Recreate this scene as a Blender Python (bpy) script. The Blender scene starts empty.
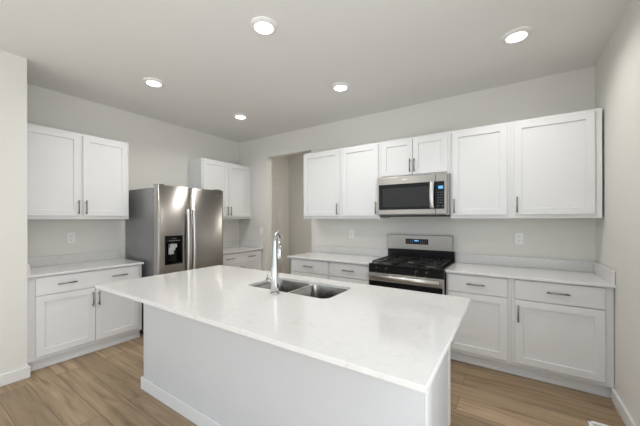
import bpy, bmesh, math, random
from mathutils import Vector, Matrix
random.seed(4)
SC = bpy.context.scene
COL = SC.collection

# ------------------------------------------------------------------ camera, world, light, exposure
YB, XL, XR, H = 3.578, -4.1235, 0.644, 2.756       # back wall, fridge wall, right wall, ceiling
CAMH = 1.365
cd = bpy.data.cameras.new('camera'); cam = bpy.data.objects.new('camera', cd); COL.objects.link(cam)
cd.sensor_width = 36.0; cd.lens = 288.87 / 640 * 36; cd.shift_y = 0.00928; cd.clip_start = 0.02
cam.matrix_world = (Matrix.Translation((0, 0, CAMH)) @ Matrix.Rotation(math.radians(33.437), 4, 'Z')
                    @ Matrix.Rotation(math.radians(90), 4, 'X') @ Matrix.Rotation(math.radians(-0.1023), 4, 'Z'))
SC.camera = cam

SC.view_settings.view_transform = 'Standard'; SC.view_settings.look = 'None'
SC.view_settings.gamma = 1.0; SC.view_settings.use_curve_mapping = False
SC.view_settings.exposure = 0.50

w = bpy.data.worlds.new('sky'); SC.world = w; w.use_nodes = True
bg = w.node_tree.nodes['Background']; bg.inputs[0].default_value = (0.82, 0.91, 1.0, 1); bg.inputs[1].default_value = 0.94

def area(name, loc, rot, sx, sy, power, col=(1, 1, 1)):
    l = bpy.data.lights.new(name, 'AREA'); l.shape = 'RECTANGLE'; l.size = sx; l.size_y = sy
    l.energy = power; l.color = col
    o = bpy.data.objects.new(name, l); o.location = loc; o.rotation_euler = rot; COL.objects.link(o)
    return o
REAR = -1.5
SKYCOL = (0.97, 0.985, 1.0)
sun = bpy.data.lights.new('sun', 'SUN'); sun.energy = 4.5; sun.angle = math.radians(1); sun.color = (0.96, 0.98, 1.0)
so_ = bpy.data.objects.new('sun', sun); COL.objects.link(so_); so_.rotation_euler = (math.radians(27), 0, 0)
so_.location = (-1.5, -5, 6)
area('added_window_fill', (XR + 0.12, 0.2, 1.22), (math.radians(90), 0, math.radians(90)), 2.0, 2.1, 22, (0.95, 0.98, 1.0))  # added fill at the unseen right-wall window, brightens the left wall
CAN_POWER = 4.0
HALL_FILL_POWER = 6.5

# ------------------------------------------------------------------ materials
def mat(name, col, rough=0.5, metal=0.0, bump=None, noise=None, spec=0.5, emit=None, coat=0.0, aniso=0.0, stretch=None):
    m = bpy.data.materials.new(name); m.use_nodes = True
    nt = m.node_tree; b = nt.nodes['Principled BSDF']
    b.inputs['Base Color'].default_value = (*col, 1); b.inputs['Roughness'].default_value = rough
    b.inputs['Metallic'].default_value = metal; b.inputs['Specular IOR Level'].default_value = spec
    b.inputs['Coat Weight'].default_value = coat
    b.inputs['Anisotropic'].default_value = aniso
    tc = nt.nodes.new('ShaderNodeTexCoord'); mp = nt.nodes.new('ShaderNodeMapping')
    nt.links.new(tc.outputs['Object'], mp.inputs[0])
    if stretch: mp.inputs['Scale'].default_value = stretch
    if noise:                                            # (scale, amount) soft tone variation
        n = nt.nodes.new('ShaderNodeTexNoise'); n.inputs['Scale'].default_value = noise[0]; n.inputs['Detail'].default_value = 4
        nt.links.new(mp.outputs[0], n.inputs['Vector'])
        r = nt.nodes.new('ShaderNodeMix'); r.data_type = 'RGBA'
        r.inputs[6].default_value = (*[max(0, c * (1 - noise[1])) for c in col], 1)
        r.inputs[7].default_value = (*[min(1, c * (1 + noise[1])) for c in col], 1)
        nt.links.new(n.outputs[0], r.inputs[0]); nt.links.new(r.outputs[2], b.inputs['Base Color'])
    if bump:                                             # (scale, strength, distance)
        n = nt.nodes.new('ShaderNodeTexNoise'); n.inputs['Scale'].default_value = bump[0]; n.inputs['Detail'].default_value = 3
        nt.links.new(mp.outputs[0], n.inputs['Vector'])
        bp = nt.nodes.new('ShaderNodeBump'); bp.inputs['Strength'].default_value = bump[1]; bp.inputs['Distance'].default_value = bump[2]
        nt.links.new(n.outputs[0], bp.inputs['Height']); nt.links.new(bp.outputs[0], b.inputs['Normal'])
    if emit:
        b.inputs['Emission Color'].default_value = (*emit[0], 1); b.inputs['Emission Strength'].default_value = emit[1]
    return m

M_WALL = mat('wall_paint', (0.765, 0.752, 0.708), 0.75, bump=(90, 0.12, 0.004), spec=0.25)
M_CEIL = mat('ceiling_paint', (0.77, 0.765, 0.75), 0.85, bump=(45, 0.25, 0.006), spec=0.2)
M_TRIM = mat('trim_paint', (0.78, 0.775, 0.76), 0.4)
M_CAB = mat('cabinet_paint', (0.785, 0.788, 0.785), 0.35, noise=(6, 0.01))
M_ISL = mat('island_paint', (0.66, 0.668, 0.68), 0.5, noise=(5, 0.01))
M_NICKEL = mat('brushed_nickel', (0.30, 0.285, 0.26), 0.32, 1.0)
M_CHROME = mat('chrome', (0.62, 0.62, 0.62), 0.08, 1.0)
M_STEEL = mat('stainless_steel', (0.42, 0.40, 0.37), 0.33, 1.0, bump=(60, 0.03, 0.002), stretch=(14, 14, 0.25), noise=(20, 0.05))
M_STEELH = mat('stainless_steel_horizontal', (0.44, 0.41, 0.37), 0.34, 1.0, bump=(60, 0.03, 0.002), stretch=(0.25, 14, 14), noise=(20, 0.05))
M_STEELB = mat('polished_steel', (0.74, 0.73, 0.71), 0.34, 1.0)
M_SINK = mat('satin_sink_steel', (0.30, 0.285, 0.265), 0.16, 1.0, bump=(80, 0.03, 0.001))
def brushed(m, a=.85):
    nt = m.node_tree; b = nt.nodes['Principled BSDF']; t = nt.nodes.new('ShaderNodeTangent'); t.direction_type = 'RADIAL'; t.axis = 'X'
    nt.links.new(t.outputs[0], b.inputs['Tangent']); b.inputs['Anisotropic'].default_value = a
brushed(M_STEEL, .9); brushed(M_STEELH, .8)
M_GREY = mat('grey_appliance_paint', (0.26, 0.26, 0.262), 0.25, 0.35, bump=(250, 0.05, 0.001))
M_DOOREDGE = mat('fridge_door_edge', (0.42, 0.42, 0.42), 0.4, 0.6)
M_BLACK = mat('black_enamel', (0.010, 0.010, 0.010), 0.2, spec=0.3)
M_BGLASS = mat('black_glass', (0.006, 0.006, 0.006), 0.08, spec=0.25)
M_MESH = mat('dark_window_mesh', (0.028, 0.026, 0.024), 0.12, spec=0.3)
M_IRON = mat('cast_iron', (0.022, 0.021, 0.020), 0.6, bump=(200, 0.2, 0.001), spec=0.25)
M_ALU = mat('burner_aluminium', (0.30, 0.29, 0.28), 0.45, 0.9)
M_GREYPL = mat('grey_plastic', (0.45, 0.45, 0.45), 0.4)
M_MARK = mat('pale_print', (0.5, 0.5, 0.5), 0.5)
M_BLUE = mat('blue_display', (0.02, 0.08, 0.2), 0.2, emit=((0.10, 0.42, 1.0), 0.9))
M_PLATE = mat('white_plastic', (0.90, 0.90, 0.89), 0.35)
M_SLOT = mat('socket_slots', (0.25, 0.24, 0.23), 0.6)
M_LENS = mat('lamp_lens', (1, 1, 1), 0.4, emit=((1.0, 0.97, 0.92), 5.0))
M_LTRIM = mat('lamp_trim', (0.80, 0.79, 0.77), 0.5)
M_DARK = mat('dark_gap', (0.02, 0.02, 0.02), 0.9)

def m_quartz():
    m = bpy.data.materials.new('white_quartz'); m.use_nodes = True; nt = m.node_tree; b = nt.nodes['Principled BSDF']
    tc = nt.nodes.new('ShaderNodeTexCoord')
    mp = nt.nodes.new('ShaderNodeMapping'); mp.inputs['Scale'].default_value = (1, 1.6, 1); mp.inputs['Rotation'].default_value = (0, 0, 0.5)
    nt.links.new(tc.outputs['Object'], mp.inputs[0])
    n = nt.nodes.new('ShaderNodeTexNoise'); n.inputs['Scale'].default_value = 8; n.inputs['Detail'].default_value = 7; n.inputs['Roughness'].default_value = 0.62; n.inputs['Distortion'].default_value = 0.8
    nt.links.new(mp.outputs[0], n.inputs['Vector'])
    # thin veins where the noise crosses one level
    a = nt.nodes.new('ShaderNodeMath'); a.operation = 'SUBTRACT'; a.inputs[1].default_value = 0.5
    ab = nt.nodes.new('ShaderNodeMath'); ab.operation = 'ABSOLUTE'
    nt.links.new(n.outputs[0], a.inputs[0]); nt.links.new(a.outputs[0], ab.inputs[0])
    cr = nt.nodes.new('ShaderNodeValToRGB'); cr.color_ramp.elements[0].position = 0.0; cr.color_ramp.elements[1].position = 0.018
    cr.color_ramp.elements[0].color = (1, 1, 1, 1); cr.color_ramp.elements[1].color = (0, 0, 0, 1)
    nt.links.new(ab.outputs[0], cr.inputs[0])
    n2 = nt.nodes.new('ShaderNodeTexNoise'); n2.inputs['Scale'].default_value = 13; n2.inputs['Detail'].default_value = 3
    nt.links.new(tc.outputs['Object'], n2.inputs['Vector'])
    cr2 = nt.nodes.new('ShaderNodeValToRGB'); cr2.color_ramp.elements[0].position = 0.50; cr2.color_ramp.elements[1].position = 0.70
    nt.links.new(n2.outputs[0], cr2.inputs[0])
    mu = nt.nodes.new('ShaderNodeMath'); mu.operation = 'MULTIPLY'
    nt.links.new(cr.outputs[0], mu.inputs[0]); nt.links.new(cr2.outputs[0], mu.inputs[1])
    mx = nt.nodes.new('ShaderNodeMix'); mx.data_type = 'RGBA'
    mx.inputs[6].default_value = (0.765, 0.758, 0.742, 1); mx.inputs[7].default_value = (0.50, 0.44, 0.37, 1)
    mu2 = nt.nodes.new('ShaderNodeMath'); mu2.operation = 'MULTIPLY'; mu2.inputs[1].default_value = 0.5
    nt.links.new(mu.outputs[0], mu2.inputs[0]); nt.links.new(mu2.outputs[0], mx.inputs[0])
    # cloudy base
    n3 = nt.nodes.new('ShaderNodeTexNoise'); n3.inputs['Scale'].default_value = 30; n3.inputs['Detail'].default_value = 5
    nt.links.new(tc.outputs['Object'], n3.inputs['Vector'])
    mx2 = nt.nodes.new('ShaderNodeMix'); mx2.data_type = 'RGBA'; mx2.blend_type = 'MULTIPLY'; mx2.inputs[0].default_value = 1
    cr3 = nt.nodes.new('ShaderNodeValToRGB'); cr3.color_ramp.elements[0].position = 0.3; cr3.color_ramp.elements[1].position = 0.7
    cr3.color_ramp.elements[0].color = (0.965, 0.962, 0.958, 1); cr3.color_ramp.elements[1].color = (1, 1, 1, 1)
    nt.links.new(n3.outputs[0], cr3.inputs[0])
    nt.links.new(mx.outputs[2], mx2.inputs[6]); nt.links.new(cr3.outputs[0], mx2.inputs[7])
    nt.links.new(mx2.outputs[2], b.inputs['Base Color'])
    b.inputs['Roughness'].default_value = 0.10; b.inputs['Specular IOR Level'].default_value = 0.5
    return m
M_QUARTZ = m_quartz()

def m_floor():
    m = bpy.data.materials.new('oak_planks'); m.use_nodes = True; nt = m.node_tree; b = nt.nodes['Principled BSDF']
    tc = nt.nodes.new('ShaderNodeTexCoord')
    br = nt.nodes.new('ShaderNodeTexBrick'); br.offset = 0.37; br.offset_frequency = 2; br.squash = 1
    br.inputs['Scale'].default_value = 1; br.inputs['Mortar Size'].default_value = 0.0022; br.inputs['Mortar Smooth'].default_value = 0.1
    br.inputs['Brick Width'].default_value = 1.5; br.inputs['Row Height'].default_value = 0.178; br.inputs['Bias'].default_value = 0
    br.inputs['Color1'].default_value = (0, 0, 0, 1); br.inputs['Color2'].default_value = (1, 1, 1, 1); br.inputs['Mortar'].default_value = (0.5, 0.5, 0.5, 1)
    mp0 = nt.nodes.new('ShaderNodeMapping'); mp0.inputs['Location'].default_value = (0.33, 0.05, 0)
    nt.links.new(tc.outputs['Object'], mp0.inputs[0]); nt.links.new(mp0.outputs[0], br.inputs['Vector'])
    # shift the grain per plank
    sc = nt.nodes.new('ShaderNodeVectorMath'); sc.operation = 'SCALE'; sc.inputs[3].default_value = 13.0
    nt.links.new(br.outputs['Color'], sc.inputs[0])
    ad = nt.nodes.new('ShaderNodeVectorMath'); ad.operation = 'ADD'
    nt.links.new(tc.outputs['Object'], ad.inputs[0]); nt.links.new(sc.outputs[0], ad.inputs[1])
    mp = nt.nodes.new('ShaderNodeMapping'); mp.inputs['Scale'].default_value = (0.9, 14, 1)
    nt.links.new(ad.outputs[0], mp.inputs[0])
    n = nt.nodes.new('ShaderNodeTexNoise'); n.inputs['Scale'].default_value = 1.7; n.inputs['Detail'].default_value = 6; n.inputs['Roughness'].default_value = 0.6; n.inputs['Distortion'].default_value = 0.9
    nt.links.new(mp.outputs[0], n.inputs['Vector'])
    cr = nt.nodes.new('ShaderNodeValToRGB'); e = cr.color_ramp.elements
    e[0].position = 0.28; e[0].color = (0.185, 0.122, 0.066, 1); e[1].position = 0.72; e[1].color = (0.46, 0.342, 0.215, 1)
    x = e.new(0.48); x.color = (0.345, 0.243, 0.145, 1)
    nt.links.new(n.outputs[0], cr.inputs[0])
    tone = nt.nodes.new('ShaderNodeMix'); tone.data_type = 'RGBA'
    tone.inputs[6].default_value = (0.80, 0.79, 0.775, 1); tone.inputs[7].default_value = (1.16, 1.165, 1.17, 1)
    nt.links.new(br.outputs['Color'], tone.inputs[0])
    mu = nt.nodes.new('ShaderNodeMix'); mu.data_type = 'RGBA'; mu.blend_type = 'MULTIPLY'; mu.inputs[0].default_value = 1
    nt.links.new(cr.outputs[0], mu.inputs[6]); nt.links.new(tone.outputs[2], mu.inputs[7])
    seam = nt.nodes.new('ShaderNodeMix'); seam.data_type = 'RGBA'; seam.inputs[7].default_value = (0.12, 0.08, 0.05, 1)
    sm = nt.nodes.new('ShaderNodeMath'); sm.operation = 'MULTIPLY'; sm.inputs[1].default_value = 0.85
    nt.links.new(br.outputs['Fac'], sm.inputs[0]); nt.links.new(sm.outputs[0], seam.inputs[0])
    nt.links.new(mu.outputs[2], seam.inputs[6]); nt.links.new(seam.outputs[2], b.inputs['Base Color'])
    b.inputs['Roughness'].default_value = 0.42
    bp = nt.nodes.new('ShaderNodeBump'); bp.inputs['Strength'].default_value = 0.12; bp.inputs['Distance'].default_value = 0.003
    nt.links.new(n.outputs[0], bp.inputs['Height']); nt.links.new(bp.outputs[0], b.inputs['Normal'])
    return m
M_FLOOR = m_floor()

# ------------------------------------------------------------------ mesh helpers
def box(bm, x0, x1, y0, y1, z0, z1, bev=0.0, seg=2):
    t = bmesh.new()
    bmesh.ops.create_cube(t, size=1)
    for v in t.verts:
        v.co = Vector(((x0 + x1) / 2 + v.co.x * (x1 - x0), (y0 + y1) / 2 + v.co.y * (y1 - y0), (z0 + z1) / 2 + v.co.z * (z1 - z0)))
    if bev:
        bmesh.ops.bevel(t, geom=t.edges[:], offset=bev, segments=seg, profile=0.5, affect='EDGES')
    join(bm, t)

def join(bm, t):
    me = bpy.data.meshes.new('tmp'); t.to_mesh(me); t.free(); bm.from_mesh(me); bpy.data.meshes.remove(me)

def tube(bm, pts, rads, n=16, caps=True, up=Vector((1, 0, 0))):
    """swept round section along pts; up stays fixed across the path plane"""
    pts = [Vector(p) for p in pts]
    if not hasattr(rads, '__len__'): rads = [rads] * len(pts)
    rings = []
    for i, p in enumerate(pts):
        d = (pts[min(i + 1, len(pts) - 1)] - pts[max(i - 1, 0)]).normalized()
        a = up - d * up.dot(d)
        if a.length < 1e-4: a = Vector((0, 1, 0)) - d * d.y
        a.normalize(); b = d.cross(a)
        rings.append([bm.verts.new(p + (a * math.cos(2 * math.pi * k / n) + b * math.sin(2 * math.pi * k / n)) * rads[i]) for k in range(n)])
    for r0, r1 in zip(rings, rings[1:]):
        for k in range(n):
            bm.faces.new((r0[k], r0[(k + 1) % n], r1[(k + 1) % n], r1[k])).smooth = True
    if caps:
        bm.faces.new(rings[0][::-1]); bm.faces.new(rings[-1])

def lathe(bm, prof, n=48, c=(0, 0, 0), smooth=True):
    """prof: list of (r, z)"""
    c = Vector(c); rings = []
    for r, z in prof:
        if r < 1e-6: rings.append([bm.verts.new(c + Vector((0, 0, z)))])
        else: rings.append([bm.verts.new(c + Vector((r * math.cos(2 * math.pi * k / n), r * math.sin(2 * math.pi * k / n), z))) for k in range(n)])
    for r0, r1 in zip(rings, rings[1:]):
        for k in range(n):
            q = [r0[k % len(r0)], r0[(k + 1) % len(r0)], r1[(k + 1) % len(r1)], r1[k % len(r1)]]
            q = list(dict.fromkeys(q))
            if len(q) > 2: bm.faces.new(q).smooth = smooth

def rrect(x0, x1, y0, y1, r, n=8):
    out = []
    for cx, cy, a0 in ((x1 - r, y1 - r, 0), (x0 + r, y1 - r, 90), (x0 + r, y0 + r, 180), (x1 - r, y0 + r, 270)):
        for k in range(n + 1):
            a = math.radians(a0 + 90 * k / n); out.append((cx + r * math.cos(a), cy + r * math.sin(a)))
    return out

def obj(name, bm, m, parent=None, loc=None, rotz=None, fix=True):
    if fix: bmesh.ops.recalc_face_normals(bm, faces=bm.faces[:])
    me = bpy.data.meshes.new(name); bm.to_mesh(me); bm.free(); me.materials.append(m)
    o = bpy.data.objects.new(name, me); COL.objects.link(o)
    if parent: o.parent = parent
    if loc is not None: o.location = loc
    if rotz is not None: o.rotation_euler = (0, 0, rotz)
    return o

def bx(name, dims, m, parent=None, bev=0.0):
    bm = bmesh.new(); box(bm, *dims, bev); return obj(name, bm, m, parent)

def thing(name, label, cat, loc=(0, 0, 0), rotz=0.0, group=None):
    o = bpy.data.objects.new(name, None); o.empty_display_size = 0.1; COL.objects.link(o)
    o.location = loc; o.rotation_euler = (0, 0, rotz); o['label'] = label; o['category'] = cat
    if group: o['group'] = group
    return o

def tag(o, label, cat, group=None):
    o['label'] = label; o['category'] = cat
    if group: o['group'] = group
    return o

def struct(name, bm, m, parent=None):
    o = obj(name, bm, m, parent)
    if not parent: o['kind'] = 'structure'
    return o

def sbox(name, boxes, m, parent=None, bev=0.0):
    bm = bmesh.new()
    for b in boxes: box(bm, *b, bev)
    return struct(name, bm, m, parent)

# ------------------------------------------------------------------ setting
XS = -3.489           # end face of the wall left of the cabinets
YS = 0.69
HALL_X, HALL_Y = -3.95, 4.78
OX0, OX1, OZ = -3.435, -2.518, 2.411   # doorway opening in the back wall
TW = 0.115
sbox('floor', [(XL - 0.2, XR + 0.12, REAR - 0.1, HALL_Y + 0.1, -0.06, 0)], M_FLOOR)
sbox('floor_added_bounce', [(-9, 6, -9, REAR - 0.101, -0.12, -0.02)], mat('bounce_slab_pale', (0.55, 0.54, 0.52), 0.9, noise=(3, .06)))  # unseen pale slab added behind the room to bounce sunlight onto the ceiling
sbox('ceiling', [(XL - 0.2, XR + 0.12, REAR - 0.1, HALL_Y + 0.1, H, H + 0.08)], M_CEIL)
sbox('wall_left', [(XL - 0.115, XL, YS, YB + TW, 0, H)], M_WALL)
sbox('wall_left_front', [(XL - 0.115, XS, -0.9, YS, 0, H)], M_WALL)
sbox('wall_back', [(XL, OX0, YB, YB + TW, 0, H), (OX1, XR, YB, YB + TW, 0, H), (OX0, OX1, YB, YB + TW, OZ, H)], M_WALL)
WY0, WY1, WZ0, WZ1 = -0.85, 1.25, 0.15, 2.3       # window added out of view in the right wall to light the left side
sbox('wall_right', [(XR, XR + 0.115, REAR, WY0, 0, H), (XR, XR + 0.115, WY1, YB + TW, 0, H), (XR, XR + 0.115, WY0, WY1, 0, WZ0), (XR, XR + 0.115, WY0, WY1, WZ1, H)], M_WALL)
t = .05; a0, a1 = XR + .03, XR + .09; ym = (WY0 + WY1) / 2
sbox('added_window_1', [(a0, a1, WY0, WY0 + t, WZ0, WZ1), (a0, a1, WY1 - t, WY1, WZ0, WZ1), (a0, a1, WY0, WY1, WZ0, WZ0 + t), (a0, a1, WY0, WY1, WZ1 - t, WZ1), (a0, a1, ym - t / 2, ym + t / 2, WZ0, WZ1)], M_TRIM)  # frame of the added, unseen window
# hall beyond the doorway
sbox('wall_hall_left', [(HALL_X - 0.1, HALL_X, YB + TW, HALL_Y, 0, H)], M_WALL)
sbox('wall_hall_back', [(HALL_X - 0.1, -1.6, HALL_Y, HALL_Y + 0.1, 0, H)], M_WALL)
sbox('wall_hall_right', [(-1.7, -1.6, YB + TW, HALL_Y, 0, H)], M_WALL)
DY0, DY1, DZ = 3.75, 4.497, 2.035
def door_mesh():
    bm = bmesh.new(); y0, y1 = DY0, DY1
    X0, X1 = HALL_X + 0.002, HALL_X + 0.012
    box(bm, X0, X1, y0, y1, 0.01, DZ, 0.002)
    for (a, b, c, d) in ((y0, y0 + .11, .01, DZ), (y1 - .11, y1, .01, DZ), (y0 + .11, y1 - .11, DZ - .13, DZ), (y0 + .11, y1 - .11, .98, 1.12), (y0 + .11, y1 - .11, .01, .24)):
        box(bm, X1 - .002, X1 + .010, a, b, c, d, 0.003)
    return bm
d1 = struct('door_1', door_mesh(), M_TRIM)
bm = bmesh.new()
tube(bm, [(HALL_X + .02, DY0 + .06, 0.95), (HALL_X + .065, DY0 + .06, 0.95), (HALL_X + .075, DY0 + .06, 0.95)], [.012, .012, .026], 16)
obj('door_knob', bm, M_NICKEL, d1)
c = 0.06
sbox('trim_1', [(HALL_X + .001, HALL_X + .03, DY1, DY1 + c, 0, DZ + c), (HALL_X + .001, HALL_X + .03, DY0 - c, DY0, 0, DZ + c), (HALL_X + .001, HALL_X + .03, DY0, DY1, DZ, DZ + c)], M_TRIM, bev=0.004)
sbox('baseboard_hall_back', [(HALL_X, -1.7, HALL_Y - .014, HALL_Y, 0, .095)], M_TRIM, bev=0.003)
# baseboards
def baseboard(name, segs):
    bm = bmesh.new()
    for s in segs: box(bm, *s, 0.004)
    return struct(name, bm, M_TRIM)
baseboard('baseboard_right', [(XR - .016, XR + .001, REAR, YB - .565, 0, .095)])
baseboard('baseboard_left_front', [(XS - .001, XS + .016, -0.9, YS + .016, 0, .095), (XS - .055, XS + .001, YS, YS + .016, 0, .095)])

# ------------------------------------------------------------------ cabinet kit: local x to the viewer's right, front faces -y, wall at y = 0
def pull(parent, x, z, yf, vertical, L=0.145):
    """bar pull standing off the front plane yf"""
    bm = bmesh.new(); r = 0.0064; off = 0.03
    if vertical:
        tube(bm, [(x, yf - off, z - L / 2), (x, yf - off, z + L / 2)], r, 10)
        for s in (-1, 1): tube(bm, [(x, yf, z + s * (L / 2 - .018)), (x, yf - off, z + s * (L / 2 - .018))], r * .85, 8, up=Vector((0, 0, 1)))
    else:
        tube(bm, [(x - L / 2, yf - off, z), (x + L / 2, yf - off, z)], r, 10, up=Vector((0, 0, 1)))
        for s in (-1, 1): tube(bm, [(x + s * (L / 2 - .018), yf, z), (x + s * (L / 2 - .018), yf - off, z)], r * .85, 8)
    return obj('handle', bm, M_NICKEL, parent)

def shaker(parent, x0, x1, z0, z1, yf, name='door', rail=0.058, thick=0.02, m=None):
    """door whose back lies on yf, front at yf - thick, with a recessed flat panel"""
    bm = bmesh.new(); f = yf - thick; dpt = 0.011; b = 0.005
    def ring(ax0, ax1, az0, az1, y): return [bm.verts.new((ax0, y, az0)), bm.verts.new((ax1, y, az0)), bm.verts.new((ax1, y, az1)), bm.verts.new((ax0, y, az1))]
    e = 0.0025
    back = ring(x0, x1, z0, z1, yf - .0005)
    side = ring(x0, x1, z0, z1, f + e)
    front = ring(x0 + e, x1 - e, z0 + e, z1 - e, f)
    inn = ring(x0 + rail, x1 - rail, z0 + rail, z1 - rail, f)
    inn2 = ring(x0 + rail + .0015, x1 - rail - .0015, z0 + rail + .0015, z1 - rail - .0015, f + dpt)
    for a, c_ in ((back, side), (side, front), (front, inn), (inn, inn2)):
        for k in range(4): bm.faces.new((a[k], a[(k + 1) % 4], c_[(k + 1) % 4], c_[k]))
    bm.faces.new(inn2); bm.faces.new(back[::-1])
    return obj(name, bm, m or M_CAB, parent)

def slab(parent, x0, x1, z0, z1, yf, name='drawer', thick=0.02, m=None):
    return bx(name, (x0, x1, yf - thick, yf - .0005, z0, z1), m or M_CAB, parent, 0.0025)

CT = 0.8747; CTH = 0.021; CB = CT - CTH
BD = 0.575                                          # base cabinet box depth to the face frame
def carcass(root, W, z0, z1, D, m=None, kick=None):
    bx('cabinet_box', (0, W, -D, -.004, z0, z1), m or M_CAB, root, 0.0015)
    if kick:
        bx('toe_kick', (0, W, -D + kick, -.03, 0, z0 - .0005), m or M_CAB, root)
        bx('shoe_molding', (0, W, -D + kick - .009, -D + kick - .0005, 0, .026), m or M_CAB, root, .003)

def base_cab(label, loc, rotz, W, doors, drawers, group='white base cabinets with shaker doors', kick=0.05):
    """doors: (x0, x1, handle side or None); drawers: (x0, x1, [pull x])"""
    r = thing('base_cabinet', label, 'cabinet', loc, rotz, group)
    carcass(r, W, 0.098, CB - .001, BD, kick=kick)
    for x0, x1, ps in drawers:
        d = slab(r, x0, x1, 0.681, 0.842, -BD)
        for p in ps: pull(d, p, 0.765, -BD - .02, False)
    for x0, x1, hs in doors:
        d = shaker(r, x0, x1, 0.13, 0.672, -BD)
        hx = x0 + .024 if hs == 'L' else x1 - .024
        pull(d, hx, 0.563, -BD - .02, True)
    return r

UB, UT, UD = 1.3672, 2.2764, 0.318
def wall_cab(label, loc, rotz, W, doors, z0=UB, z1=UT, group='white wall cabinets with shaker doors', dz0=.034, D=UD, hz=None):
    r = thing('wall_cabinet', label, 'cabinet', (loc[0], loc[1], z0), rotz, group)
    h = z1 - z0
    bx('cabinet_box', (0, W, -D, -.004, 0, h), M_CAB, r, 0.0015)
    for x0, x1, hs in doors:
        d = shaker(r, x0, x1, dz0, h - .022, -D)
        hx = x0 + .022 if hs == 'L' else x1 - .022
        pull(d, hx, (hz or (UB + .126)) - z0, -D - .02, True)
    return r

RL = math.radians(90)
# ---- upper row on the back wall
wall_cab('white wall cabinet with one door beside the doorway, leftmost above the range counter', (-2.428, YB, 0), 0, .6045, [(.018, .583, 'R')])
wall_cab('white single-door wall cabinet directly left of the microwave', (-1.8225, YB, 0), 0, .5305, [(.024, .508, 'R')])
wall_cab('short white two-door wall cabinet above the microwave', (-1.291, YB, 0), 0, .766, [(.022, .379, 'R'), (.385, .742, 'L')], z0=1.838, hz=1.958, dz0=.02)
wall_cab('white single-door wall cabinet directly right of the microwave', (-.524, YB, 0), 0, .525, [(.02, .497, 'L')])
wall_cab('wide white single-door wall cabinet against the right wall', (.0015, YB, 0), 0, .627, [(.026, .581, 'L')])
# ---- uppers on the left wall
wall_cab('large white two-door wall cabinet above the left counter beside the refrigerator', (XL, YS + .004, 0), RL, .926, [(.02, .459, 'R'), (.481, .907, 'L')])
wall_cab('white two-door wall cabinet in the corner between refrigerator and doorway', (XL, 2.592, 0), RL, YB - 2.592 - .002, [(.02, .468, 'R'), (.488, .942, 'L')])
# ---- base cabinets
base_cab('white base cabinet under the left counter beside the refrigerator, one wide drawer with two pulls', (XL, YS + .004, 0), RL, .950,
         [(.058, .4985, 'R'), (.5025, .912, 'L')], [(.058, .912, [.274, .712])])
base_cab('white base cabinet in the corner between refrigerator and doorway', (XL, 2.66, 0), RL, YB - 2.66 - .004,
         [(.02, .44, 'R'), (.45, .875, 'L')], [(.02, .875, [.215, .65])])
base_cab('white base cabinet left of the range, the one beside the doorway', (-2.447, YB, 0), 0, .605, [(.02, .588, 'R')], [(.02, .588, [.305])])
base_cab('white base cabinet touching the left side of the range', (-1.841, YB, 0), 0, .543, [(.02, .523, 'R')], [(.02, .523, [.272])])
base_cab('white base cabinet touching the right side of the range', (-.521, YB, 0), 0, .525, [(.014, .496, 'L')], [(.014, .496, [.255])])
base_cab('white base cabinet in the corner at the right wall', (.0045, YB, 0), 0, .636, [(.024, .586, 'L')], [(.024, .586, [.31])])

# ---- worktops
CD = 0.622
def worktop(label, loc, rotz, W, left_end=None, right_end=None, over_l=0.0, over_r=0.0, back=True):
    r = thing('worktop', label, 'countertop', (loc[0], loc[1], 0), rotz, 'white quartz worktops along the walls')
    bx('slab', (-over_l, W + over_r, -CD, -.002, CB, CT), M_QUARTZ, r, 0.003)
    T = .02; SH = .1
    bx('backsplash', (0, W, -.002 - T, -.002, CT + .0002, CT + SH), M_QUARTZ, r, 0.002)
    if left_end: bx('side_splash', (.002, T, -CD + .01, -.0225, CT + .0002, CT + SH), M_QUARTZ, r, 0.002)
    if right_end: bx('side_splash', (W - T, W - .002, -CD + .01, -.0225, CT + .0002, CT + SH), M_QUARTZ, r, 0.002)
    return r
worktop('white quartz worktop on the left base cabinet beside the refrigerator', (XL, YS + .002, 0), RL, .955, left_end=True)
worktop('short white quartz worktop in the corner between refrigerator and doorway', (XL, 2.645, 0), RL, YB - 2.645 - .002, right_end=True)
worktop('white quartz worktop left of the range, ending at the doorway', (-2.472, YB, 0), 0, 2.472 - 1.297)
worktop('white quartz worktop right of the range, ending at the right wall', (-.522, YB, 0), 0, XR + .522 - .001, right_end=True)

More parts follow.
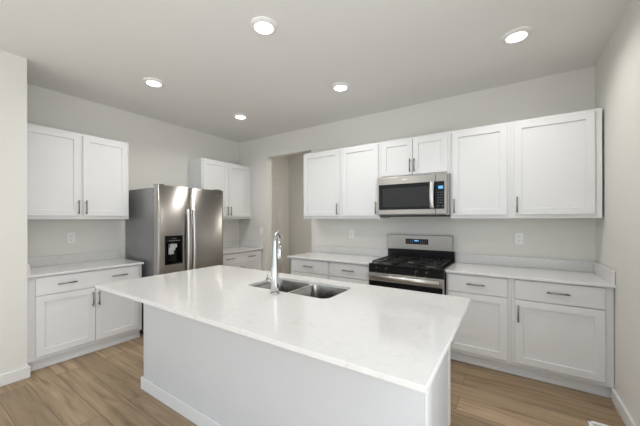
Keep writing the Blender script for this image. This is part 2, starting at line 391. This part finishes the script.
# ------------------------------------------------------------------ refrigerator (local x = to the right, front -y)
FY0, FW = 1.70, 0.892
fr = thing('refrigerator', 'stainless side-by-side refrigerator with a black water dispenser, against the left wall', 'refrigerator', (XL + .03, FY0, 0), RL)
FD = -3.30 - (XL + .03)                              # total depth
FH = 1.752; DT = 0.085
bx('body', (0.004, FW - .004, -FD + DT + .012, 0, .02, FH - .022), M_GREY, fr, 0.006)
bx('door_gasket', (0.02, FW - .02, -FD + DT, -FD + DT + .0115, .09, FH - .03), M_DARK, fr)
bx('base_grille', (0.02, FW - .02, -FD + .05, -FD + DT + .01, .02, .075), M_BLACK, fr)
SEAM = 0.3985
def fridge_door(x0, x1, hole=None):
    """slightly bowed door: edges step back a little, rounded vertical edges; hole = (hx0, hx1, hz0, hz1) opening for the dispenser"""
    bm = bmesh.new(); z0, z1 = .085, FH; yb, yf = -FD + DT, -FD
    xs = [x0, x0 + .004, x0 + .012, x0 + .03, (x0 + x1) / 2, x1 - .03, x1 - .012, x1 - .004, x1]
    ys = [yf + .016, yf + .008, yf + .003, yf + .001, yf - .003, yf + .001, yf + .003, yf + .008, yf + .016]
    if hole:
        for hx in hole[:2]: xs.append(hx); 
        pts = sorted(set(xs)); base = sorted(zip(xs[:9], ys))
        def yat(x):
            for (a, ya), (b, yb_) in zip(base, base[1:]):
                if a <= x <= b: return ya + (yb_ - ya) * (x - a) / (b - a)
        xs = pts; ys = [yat(x) for x in xs]
    zs = [z0, z1] if not hole else [z0, hole[2], hole[3], z1]
    g = [[bm.verts.new((x, y, z)) for x, y in zip(xs, ys)] for z in zs]
    for j in range(len(zs) - 1):
        for i in range(len(xs) - 1):
            if hole and j == 1 and xs[i] >= hole[0] - 1e-6 and xs[i + 1] <= hole[1] + 1e-6: continue
            f = bm.faces.new((g[j][i], g[j][i + 1], g[j + 1][i + 1], g[j + 1][i])); f.smooth = True
    bb = [[bm.verts.new((x, yb, z)) for x in (x0, x1)] for z in (z0, z1)]
    L = [r[0] for r in g]; R = [r[-1] for r in g]
    bm.faces.new([bb[0][0]] + L + [bb[1][0]]); bm.faces.new([bb[0][1], bb[1][1]] + R[::-1])
    bm.faces.new([bb[1][0]] + g[-1] + [bb[1][1]]); bm.faces.new([bb[0][1]] + g[0][::-1] + [bb[0][0]])
    bm.faces.new((bb[0][0], bb[1][0], bb[1][1], bb[0][1]))
    return bm
HOLE = (.078, .294, .837, 1.173)
ld = obj('door', fridge_door(0.002, SEAM - .003, HOLE), M_STEEL, fr)
rd = obj('door', fridge_door(SEAM + .003, FW - .002), M_STEEL, fr)
for d, xe in ((ld, 0.002), (rd, FW - .002)):         # painted outer door edge
    s = -1 if xe < .1 else 1
    bx('door_edge', (min(xe, xe + s * .0015), max(xe, xe + s * .0015), -FD + .016, -FD + DT, .085, FH), M_DOOREDGE, d)
def fridge_handle(x, par):
    bm = bmesh.new(); zt, zb = 1.485, .60; pts = []
    for k in range(25):
        t = k / 24; z = zb + (zt - zb) * t
        pts.append((x, -FD - .026 - .018 * math.sin(math.pi * t), z))
    w = .0165; rows = []
    for p in pts:
        rows.append([bm.verts.new((p[0] + dx, p[1] + dy, p[2])) for dx, dy in ((-w, .012), (-w, -.004), (-w * .6, -.012), (w * .6, -.012), (w, -.004), (w, .012))])
    for a, b in zip(rows, rows[1:]):
        for k in range(6): bm.faces.new((a[k], a[(k + 1) % 6], b[(k + 1) % 6], b[k])).smooth = k in (0, 1, 2, 3, 4)
    bm.faces.new(rows[0]); bm.faces.new(rows[-1][::-1])
    for z in (zb + .03, zt - .03): box(bm, x - .012, x + .012, -FD - .038, -FD + .004, z - .03, z + .028, .003)
    return obj('handle', bm, M_STEELB, par)
fridge_handle(SEAM - .048, ld); fridge_handle(SEAM + .027, rd)
# dispenser: frame with control strip, dark niche, paddles
bm = bmesh.new(); hx0, hx1, hz0, hz1 = HOLE; yf = -FD - .004
box(bm, hx0, hx1, yf, yf + .01, 1.085, hz1, .003)                 # control strip
box(bm, hx0, hx0 + .014, yf, yf + .01, hz0, 1.086, .003); box(bm, hx1 - .014, hx1, yf, yf + .01, hz0, 1.086, .003)
box(bm, hx0, hx1, yf, yf + .01, hz0, hz0 + .02, .003)
box(bm, hx0, hx1, yf + .062, yf + .068, hz0, hz1)                  # niche back
box(bm, hx0, hx0 + .004, yf + .008, yf + .065, hz0, hz1); box(bm, hx1 - .004, hx1, yf + .008, yf + .065, hz0, hz1)
box(bm, hx0, hx1, yf + .008, yf + .065, hz0, hz0 + .006); box(bm, hx0, hx1, yf + .008, yf + .065, 1.10, 1.106)
obj('dispenser_housing', bm, M_BGLASS, ld)
bm = bmesh.new(); box(bm, .145, .225, yf + .004, yf + .06, 1.03, 1.075, .006); box(bm, .128, .19, yf + .01, yf + .022, .955, 1.03, .005)
box(bm, .165, .205, yf + .006, yf + .03, 1.0, 1.04, .004)
obj('dispenser_paddle', bm, M_GREYPL, ld)
for k in range(5): bx('dispenser_mark', (.125 + k * .029, .140 + k * .029, yf - .0008, yf + .002, 1.112, 1.117), M_MARK, ld)
for k in range(3): bx('dispenser_mark', (.165 + k * .016, .175 + k * .016, yf - .0008, yf + .002, 1.135, 1.139), M_MARK, ld)
bm = bmesh.new(); box(bm, .765, .80, -FD - .002, -FD + .003, 1.676, 1.683, .0008); obj('badge', bm, M_STEELB, rd)
for hx in (.02, FW - .09): bx('hinge_cover', (hx, hx + .07, -FD + .03, -FD + DT + .06, FH + .0005, FH + .017), M_GREY, fr, .004)

# ------------------------------------------------------------------ range
RX0, RW = -1.293, 0.768
rg = thing('range', 'stainless and black gas range between the back-wall cabinets', 'stove', (RX0, YB - .02, 0), 0)
FRY = -(0.64)                                        # front plane of the control panel (local)
bx('body', (.002, RW - .002, -.60, 0, .03, .862), M_BLACK, rg, .003)
bx('cooktop', (0, RW, FRY, -.055, .8625, .884), M_BLACK, rg, .005)
bm = bmesh.new(); box(bm, 0, RW, -.05, -.0, .8625, .995, .003); obj('backguard_base', bm, M_BLACK, rg)
bg_ = bmesh.new(); box(bg_, -.008, RW - .016, -.062, -.0, .9955, 1.172, .006)
bgo = obj('backguard', bg_, M_STEELH, rg)
bx('display_panel', (.228, .492, -.0655, -.0625, 1.062, 1.125), M_BGLASS, bgo, .001)
bx('display', (.335, .382, -.0668, -.0658, 1.096, 1.112), M_BLUE, bgo)
M_DIM = mat('dim_print', (0.16, 0.16, 0.16), .5)
for k in range(4):
    for zz in (1.078, 1.092, 1.106):
        bx('key', (.245 + k * .02, .256 + k * .02, -.0664, -.0656, zz, zz + .005), M_DIM, bgo); bx('key', (.40 + k * .022, .411 + k * .022, -.0664, -.0656, zz, zz + .005), M_DIM, bgo)
# burners and grates
for (x, y, r_) in ((.16, -.20, .036), (.16, -.46, .045), (.384, -.33, .04), (.608, -.20, .040), (.608, -.46, .050)):
    bm = bmesh.new(); lathe(bm, [(r_ + .012, .8842), (r_ + .012, .889), (r_, .893), (0, .893)], 28, (x, y, 0)); b_ = obj('burner', bm, M_ALU, rg)
    bm = bmesh.new(); lathe(bm, [(0, .8935), (r_ * .85, .8935), (r_ * .85, .899), (r_ * .7, .902), (0, .902)], 28, (x, y, 0)); obj('burner_cap', bm, M_IRON, b_)
for gx0, gx1 in ((.03, .262), (.266, .502), (.506, .738)):
    bm = bmesh.new(); z0, z1 = .9, .912; y0, y1 = -.605, -.075; t = .011
    box(bm, gx0, gx1, y0, y0 + t, z0, z1, .002); box(bm, gx0, gx1, y1 - t, y1, z0, z1, .002)
    box(bm, gx0, gx0 + t, y0, y1, z0, z1, .002); box(bm, gx1 - t, gx1, y0, y1, z0, z1, .002)
    box(bm, gx0, gx1, (y0 + y1) / 2 - t / 2, (y0 + y1) / 2 + t / 2, z0, z1, .002)
    cx = (gx0 + gx1) / 2
    for yy0, yy1 in ((y0, y0 + .105), (y0 + .175, y0 + .30), (y1 - .235, y1 - .175), (y1 - .1, y1)): box(bm, cx - t / 2, cx + t / 2, yy0, yy1, z0, z1 + .003, .002)
    for yc in (y0 + .14, y1 - .14):
        box(bm, gx0, gx0 + .075, yc - t / 2, yc + t / 2, z0, z1 + .003, .002); box(bm, gx1 - .075, gx1, yc - t / 2, yc + t / 2, z0, z1 + .003, .002)
    for fx in (gx0, gx1 - t):
        for fy in (y0, y1 - t): box(bm, fx, fx + t, fy, fy + t, .884, z0 + .004)
    obj('grate', bm, M_IRON, rg)
cp = bx('control_panel', (.0, RW, FRY - .0, -.601, .792, .862), M_BLACK, rg, .004)
bm = bmesh.new(); box(bm, .004, RW - .004, FRY - .003, FRY - .0002, .855, .861); obj('panel_lip', bm, M_BLACK, cp)
for x in (.103, .205, .512, .615):
    bm = bmesh.new()
    tube(bm, [(x, FRY - .0005, .832), (x, FRY - .006, .832), (x, FRY - .0062, .832), (x, FRY - .03, .832)], [.024, .024, .019, .017], 24, up=Vector((0, 0, 1)))
    box(bm, x - .004, x + .004, FRY - .036, FRY - .028, .815, .849, .002)
    k = obj('knob', bm, M_BLACK, cp)
    bm = bmesh.new(); box(bm, x - .0012, x + .0012, FRY - .0368, FRY - .0355, .836, .849); obj('pointer', bm, M_MARK, k)
    for q in (-30, 30, 150):
        a = math.radians(q + 90); bx('knob_mark', (x + .031 * math.cos(a) - .003, x + .031 * math.cos(a) + .003, FRY - .0007, FRY + .001, .829 + .031 * math.sin(a) - .0018, .829 + .031 * math.sin(a) + .0018), M_MARK, cp)
od = bx('oven_door', (.003, RW - .003, FRY - .012, -.601, .20, .789), M_STEELH, rg, .006)
bx('oven_window', (.012, RW - .012, FRY - .016, FRY - .0125, .23, .706), M_BGLASS, od, .002)
bm = bmesh.new()
ht = bmesh.new(); tube(ht, [(.03, FRY - .050, 0), (RW - .04, FRY - .050, 0)], .017, 20, up=Vector((0, 0, 1)))
for v in ht.verts: v.co.z = v.co.z * 1.35 + .756
join(bm, ht)
for x in (.06, RW - .06): box(bm, x - .014, x + .014, FRY - .05, FRY - .011, .748, .768, .003)
obj('handle', bm, M_STEELB, od)
dr = bx('storage_drawer', (.003, RW - .003, FRY - .01, -.601, .06, .194), M_STEELH, rg, .006)

# ------------------------------------------------------------------ microwave
MX0, MX1, MZ0, MZ1 = -1.297, -.546, 1.402, 1.8365
mw = thing('microwave', 'stainless over-the-range microwave with a black door window', 'microwave', (MX0, YB, MZ0), 0)
MW = MX1 - MX0; MH = MZ1 - MZ0; MF = -.40
bx('body', (.012, MW + .017, -.36, -.004, .0, MH), mat('microwave_side_paint', (0.42, 0.41, 0.39), 0.45), mw, .003)
bx('vent_grille', (.016, MW - .01, MF + .02, -.02, -.012, -.0005), M_DARK, mw, .002)
XD = .64
dd = bx('door', (0, XD - .0015, MF, -.3605, .012, MH - .002), M_STEELH, mw, .004)
cpn = bx('control_panel', (XD + .0015, MW, MF, -.3605, .012, MH - .002), M_STEELH, mw, .004)
bx('door_glass', (.02, XD - .002, MF - .0035, MF - .0002, .066, .352), M_BGLASS, dd, .001)
bx('window', (.066, .582, MF - .0048, MF - .0037, .096, .308), M_MESH, dd, .0004)
bx('key_panel', (XD + .002, MW - .022, MF - .0035, MF - .0002, .066, .352), M_BGLASS, cpn, .001)
bx('display', (.672, .717, MF - .0046, MF - .0037, .274, .304), M_BLUE, cpn)
M_KEY = mat('key_print', (0.2, 0.2, 0.2), .5)
for i in range(3):
    for j in range(5): bx('key', (.664 + i * .021, .676 + i * .021, MF - .0042, MF - .0036, .127 + j * .027, .132 + j * .027), M_KEY, cpn)
for x in (.662, .708): bx('start_key', (x, x + .016, MF - .0042, MF - .0036, .092, .099), M_KEY, cpn)
bm = bmesh.new(); pts = []
for k in range(17):
    t = k / 16; pts.append((.610, MF - .018 - .026 * math.sin(math.pi * t), .068 + .282 * t))
rows = []
for p in pts: rows.append([bm.verts.new((p[0] + dx, p[1] + dy, p[2])) for dx, dy in ((-.021, .008), (-.021, -.003), (-.012, -.009), (.012, -.009), (.021, -.003), (.021, .008))])
for a, b in zip(rows, rows[1:]):
    for k in range(6): bm.faces.new((a[k], a[(k + 1) % 6], b[(k + 1) % 6], b[k])).smooth = True
bm.faces.new(rows[0]); bm.faces.new(rows[-1][::-1])
for z in (.08, .338): box(bm, .595, .625, MF - .024, MF - .0036, z - .01, z + .01, .002)
obj('handle', bm, M_STEELB, dd)
bm = bmesh.new(); box(bm, .295, .345, MF - .0018, MF + .001, .393, .403, .0006); obj('badge', bm, M_STEELB, dd)

# ------------------------------------------------------------------ island
IX0, IX1, IY0, IY1 = -2.592, -.206, .876, 1.995
BXL, BXR = -2.476, -.280
isl = thing('kitchen_island', 'large white kitchen island with a plain panelled front and baseboard', 'island', ((BXL + BXR) / 2, 1.5, 0))
ox, oy = (BXL + BXR) / 2, 1.5
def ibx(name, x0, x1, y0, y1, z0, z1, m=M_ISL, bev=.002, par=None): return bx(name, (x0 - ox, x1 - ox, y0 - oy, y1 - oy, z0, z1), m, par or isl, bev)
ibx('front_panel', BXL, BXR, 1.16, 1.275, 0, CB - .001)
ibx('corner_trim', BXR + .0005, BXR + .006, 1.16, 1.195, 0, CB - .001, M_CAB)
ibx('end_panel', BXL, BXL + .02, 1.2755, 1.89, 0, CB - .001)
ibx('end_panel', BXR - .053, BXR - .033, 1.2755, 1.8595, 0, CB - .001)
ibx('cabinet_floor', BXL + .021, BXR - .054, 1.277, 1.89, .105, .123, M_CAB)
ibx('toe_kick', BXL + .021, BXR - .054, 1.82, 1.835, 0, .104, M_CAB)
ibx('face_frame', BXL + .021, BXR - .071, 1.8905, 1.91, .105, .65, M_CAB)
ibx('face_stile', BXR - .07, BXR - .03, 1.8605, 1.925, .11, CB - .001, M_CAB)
xs = [BXL + .02, -1.96, -1.64, -1.30, -.96, -.352]
for a, b in zip(xs, xs[1:]):
    d = shaker(isl, 0.004, b - a - .004, .13, .83, 0, m=M_CAB)
    d.location = (b - ox, 1.9105 - oy, 0); d.rotation_euler = (0, 0, math.pi)
bm = bmesh.new()
box(bm, BXL - .016 - ox, BXR + .016 - ox, 1.144 - oy, 1.1595 - oy, 0, .095, .004)
box(bm, BXL - .016 - ox, BXL - .0005 - ox, 1.15 - oy, 1.89 - oy, 0, .095, .004)
obj('baseboard', bm, M_CAB, isl)

# worktop with the sink cut-out
SX0, SX1, SY0, SY1 = -1.648, -.938, 1.488, 1.855
bm = bmesh.new()
outer = [(IX0 - ox, IY0 - oy), (IX1 - ox, IY0 - oy), (IX1 - ox, IY1 - oy), (IX0 - ox, IY1 - oy)]
inner = [(x - ox, y - oy) for x, y in rrect(SX0, SX1, SY0, SY1, .052, 8)]
def loops(z):
    r = []
    for L in (outer, inner):
        vs = [bm.verts.new((x, y, z)) for x, y in L]
        r.append((vs, [bm.edges.new((vs[i], vs[(i + 1) % len(vs)])) for i in range(len(vs))]))
    bmesh.ops.triangle_fill(bm, use_beauty=True, edges=r[0][1] + r[1][1]); return r
e = .003
top = loops(CT); bot = loops(CB)
for q in (0, 1):
    a, b = top[q][0], bot[q][0]
    for i in range(len(a)): bm.faces.new((a[i], a[(i + 1) % len(a)], b[(i + 1) % len(a)], b[i])).smooth = False
bmesh.ops.recalc_face_normals(bm, faces=bm.faces[:])
edges = [ed for ed in bm.edges if all(abs(v.co.z - CT) < 1e-5 for v in ed.verts) and len(ed.link_faces) == 2 and abs(ed.calc_face_angle(0)) > 1]
bmesh.ops.bevel(bm, geom=edges, offset=.0025, segments=2, profile=.5, affect='EDGES')
iw = obj('island_worktop', bm, M_QUARTZ, loc=(ox, oy, 0))
tag(iw, 'long white quartz worktop on the kitchen island with a sink cut-out', 'countertop')

# sink: two bowls hung under the cut-out
SDIV = -1.292
sk = thing('sink', 'stainless double-bowl undermount sink in the island', 'sink', ((SX0 + SX1) / 2, (SY0 + SY1) / 2, CB))
sox, soy = (SX0 + SX1) / 2, (SY0 + SY1) / 2
def bowl(x0, x1):
    bm = bmesh.new(); y0, y1 = SY0 - .004, SY1 + .004; rings = []
    dz = -.0005
    for ins, z, r in ((0, dz, .06), (.002, dz - .006, .058), (.008, -.165, .052), (.014, -.18, .046), (.030, -.19, .04)):
        rings.append([bm.verts.new((x - sox, y - soy, z)) for x, y in rrect(x0 + ins, x1 - ins, y0 + ins, y1 - ins, r, 6)])
    for a, b in zip(rings, rings[1:]):
        for k in range(len(a)): bm.faces.new((a[k], a[(k + 1) % len(a)], b[(k + 1) % len(a)], b[k])).smooth = True
    bm.faces.new(rings[-1])
    o = obj('bowl', bm, M_SINK, sk)
    cx = (x0 + x1) / 2 - sox; cy = (y0 + y1) / 2 - soy
    b2 = bmesh.new(); lathe(b2, [(.0, -.1885), (.03, -.1885), (.042, -.1865), (.045, -.1895)], 28, (cx, cy, 0)); obj('drain', b2, M_CHROME, o)
bowl(SX0 - .004, SDIV - .010); bowl(SDIV + .010, SX1 + .004)
# flange: flat rim around and between the bowls
bm = bmesh.new()
def rim_loops(z):
    es = []
    for L in (rrect(SX0 - .03, SX1 + .03, SY0 - .03, SY1 + .03, .07, 6), rrect(SX0 - .004, SDIV - .010, SY0 - .004, SY1 + .004, .06, 6), rrect(SDIV + .010, SX1 + .004, SY0 - .004, SY1 + .004, .06, 6)):
        vs = [bm.verts.new((x - sox, y - soy, z)) for x, y in L]
        es += [bm.edges.new((vs[i], vs[(i + 1) % len(vs)])) for i in range(len(vs))]
    bmesh.ops.triangle_fill(bm, use_beauty=True, edges=es)
rim_loops(-.0008)
obj('rim', bm, M_STEELB, sk)

# faucet
fx, fy = -1.296, 1.423
fc = thing('faucet', 'tall chrome gooseneck pull-down faucet on the island beside the sink', 'faucet', (fx, fy, CT), math.radians(31))
bm = bmesh.new(); lathe(bm, [(0, .0005), (.031, .0005), (.031, .006), (.027, .010), (0, .010)], 32); obj('base_ring', bm, M_CHROME, fc)
bm = bmesh.new(); lathe(bm, [(.0, .0105), (.0255, .0105), (.0255, .05), (.024, .12), (.0195, .21), (.0165, .28), (.0145, .325)], 28); obj('body', bm, M_CHROME, fc)
bm = bmesh.new(); R_ = .082; z0 = .322
pts = [(0, 0, z0 - .01)] + [(0, R_ - R_ * math.cos(math.radians(a)), z0 + R_ * math.sin(math.radians(a))) for a in range(0, 181, 10)] + [(0, 2 * R_, z0 - .01)]
tube(bm, pts, .0125, 18); obj('spout', bm, M_CHROME, fc)
bm = bmesh.new(); lathe(bm, [(0, z0 - .118), (.0175, z0 - .118), (.0195, z0 - .108), (.0185, z0 - .06), (.0145, z0 - .012), (.0, z0 - .012)], 24, (0, 2 * R_, 0)); sp = obj('spray_head', bm, M_CHROME, fc)
bm = bmesh.new(); lathe(bm, [(0, z0 - .124), (.015, z0 - .124), (.0165, z0 - .119), (0, z0 - .119)], 24, (0, 2 * R_, 0)); obj('nozzle', bm, M_GREYPL, sp)
bm = bmesh.new()
A31 = Matrix.Rotation(math.radians(-31), 3, 'Z')
tube(bm, [A31 @ Vector(p) for p in ((-.02, 0, .082), (-.072, 0, .082))], [.0135, .0125], 18, up=Vector((0, 0, 1)))
obj('handle_hub', bm, M_CHROME, fc)
bm = bmesh.new(); tube(bm, [A31 @ Vector(p) for p in ((-.066, 0, .086), (-.074, .004, .13), (-.086, .008, .185))], [.0055, .005, .0045], 12); obj('lever', bm, M_CHROME, fc)

# ------------------------------------------------------------------ outlets, switch, floor register
def outlet(label, loc, rotz):
    r = thing('wall_outlet', label, 'outlet', loc, rotz, 'white duplex wall outlets')
    bx('cover_plate', (-.037, .037, -.007, -.001, -.06, .06), M_PLATE, r, .002)
    for s in (-1, 1):
        bm = bmesh.new(); box(bm, -.016, .016, -.0095, -.0072, s * .021 - .0145, s * .021 + .0145, .001); so = obj('socket', bm, M_PLATE, r)
        bm = bmesh.new()
        for x in (-.006, .006): box(bm, x - .0013, x + .0013, -.0102, -.0094, s * .021 - .002, s * .021 + .007)
        box(bm, -.0025, .0025, -.0102, -.0094, s * .021 - .010, s * .021 - .005)
        obj('slots', bm, M_SLOT, so)
outlet('white duplex outlet on the wall above the left counter', (XL, 1.167, 1.156), RL)
outlet('white duplex outlet on the back wall left of the range', (-1.837, YB, 1.156), 0)
outlet('white duplex outlet on the back wall right of the range', (.07, YB, 1.160), 0)
r = thing('light_switch', 'white light switch on the wall beside the doorway', 'switch', (-3.563, YB, 1.165), 0)
bx('cover_plate', (-.037, .037, -.007, -.001, -.06, .06), M_PLATE, r, .002); bx('rocker', (-.016, .016, -.0105, -.0072, -.032, .032), M_PLATE, r, .0015)

r = thing('floor_register', 'white metal floor vent on the planks near the right wall', 'vent', (.50, 2.555, 0))
bm = bmesh.new()
x0, x1, y0, y1 = -.072, .072, -.20, .073
for b_ in ((x0, x1, y0, y0 + .022), (x0, x1, y1 - .022, y1), (x0, x0 + .022, y0, y1), (x1 - .022, x1, y0, y1)): box(bm, *b_, .0003, .006, .0015)
obj('frame', bm, M_PLATE, r)
bm = bmesh.new()
for k in range(14): box(bm, x0 + .02, x1 - .02, y0 + .03 + k * .0165, y0 + .036 + k * .0165, .0012, .0048)
obj('louvers', bm, M_PLATE, r)
bx('duct', (x0 + .02, x1 - .02, y0 + .02, y1 - .02, .0002, .001), M_DARK, r)

# ------------------------------------------------------------------ recessed ceiling lights
LABELS = {(-1.48, 1.513): 'recessed ceiling light above the island, nearest to the camera', (.038, 2.648): 'recessed ceiling light nearest the right wall',
          (-3.015, 1.517): 'recessed ceiling light nearest the left wall cabinet', (-1.49, 2.652): 'recessed ceiling light in front of the range wall cabinets, middle of the far row',
          (-3.041, 2.663): 'recessed ceiling light nearest the doorway and refrigerator corner'}
for (lx, ly), lab in LABELS.items():
    r = thing('recessed_light', lab, 'ceiling light', (lx, ly, H), 0, 'recessed ceiling lights')
    bm = bmesh.new(); lathe(bm, [(.095, -.0005), (.0955, -.004), (.091, -.009), (.074, -.019), (.068, -.020), (.0665, -.017)], 48); obj('trim', bm, M_LTRIM, r)
    bm = bmesh.new(); lathe(bm, [(.0662, -.0175), (.045, -.0195), (0, -.0205)], 48); obj('lens', bm, M_LENS, r)
    l = bpy.data.lights.new('downlight', 'AREA'); l.shape = 'DISK'; l.size = .13; l.energy = CAN_POWER; l.color = (1.0, .975, .945); l.spread = math.radians(150)
    o = bpy.data.objects.new('downlight', l); COL.objects.link(o); o.parent = r; o.location = (0, 0, -.024)
# unseen fill light added to brighten the hall beyond the doorway, behind the header
l = bpy.data.lights.new('hall_fill_light', 'AREA'); l.shape = 'DISK'; l.size = .3; l.energy = HALL_FILL_POWER; l.color = (1, .95, .88)
o = bpy.data.objects.new('hall_fill_light', l); COL.objects.link(o); o.location = (-2.3, 4.2, H - .02)
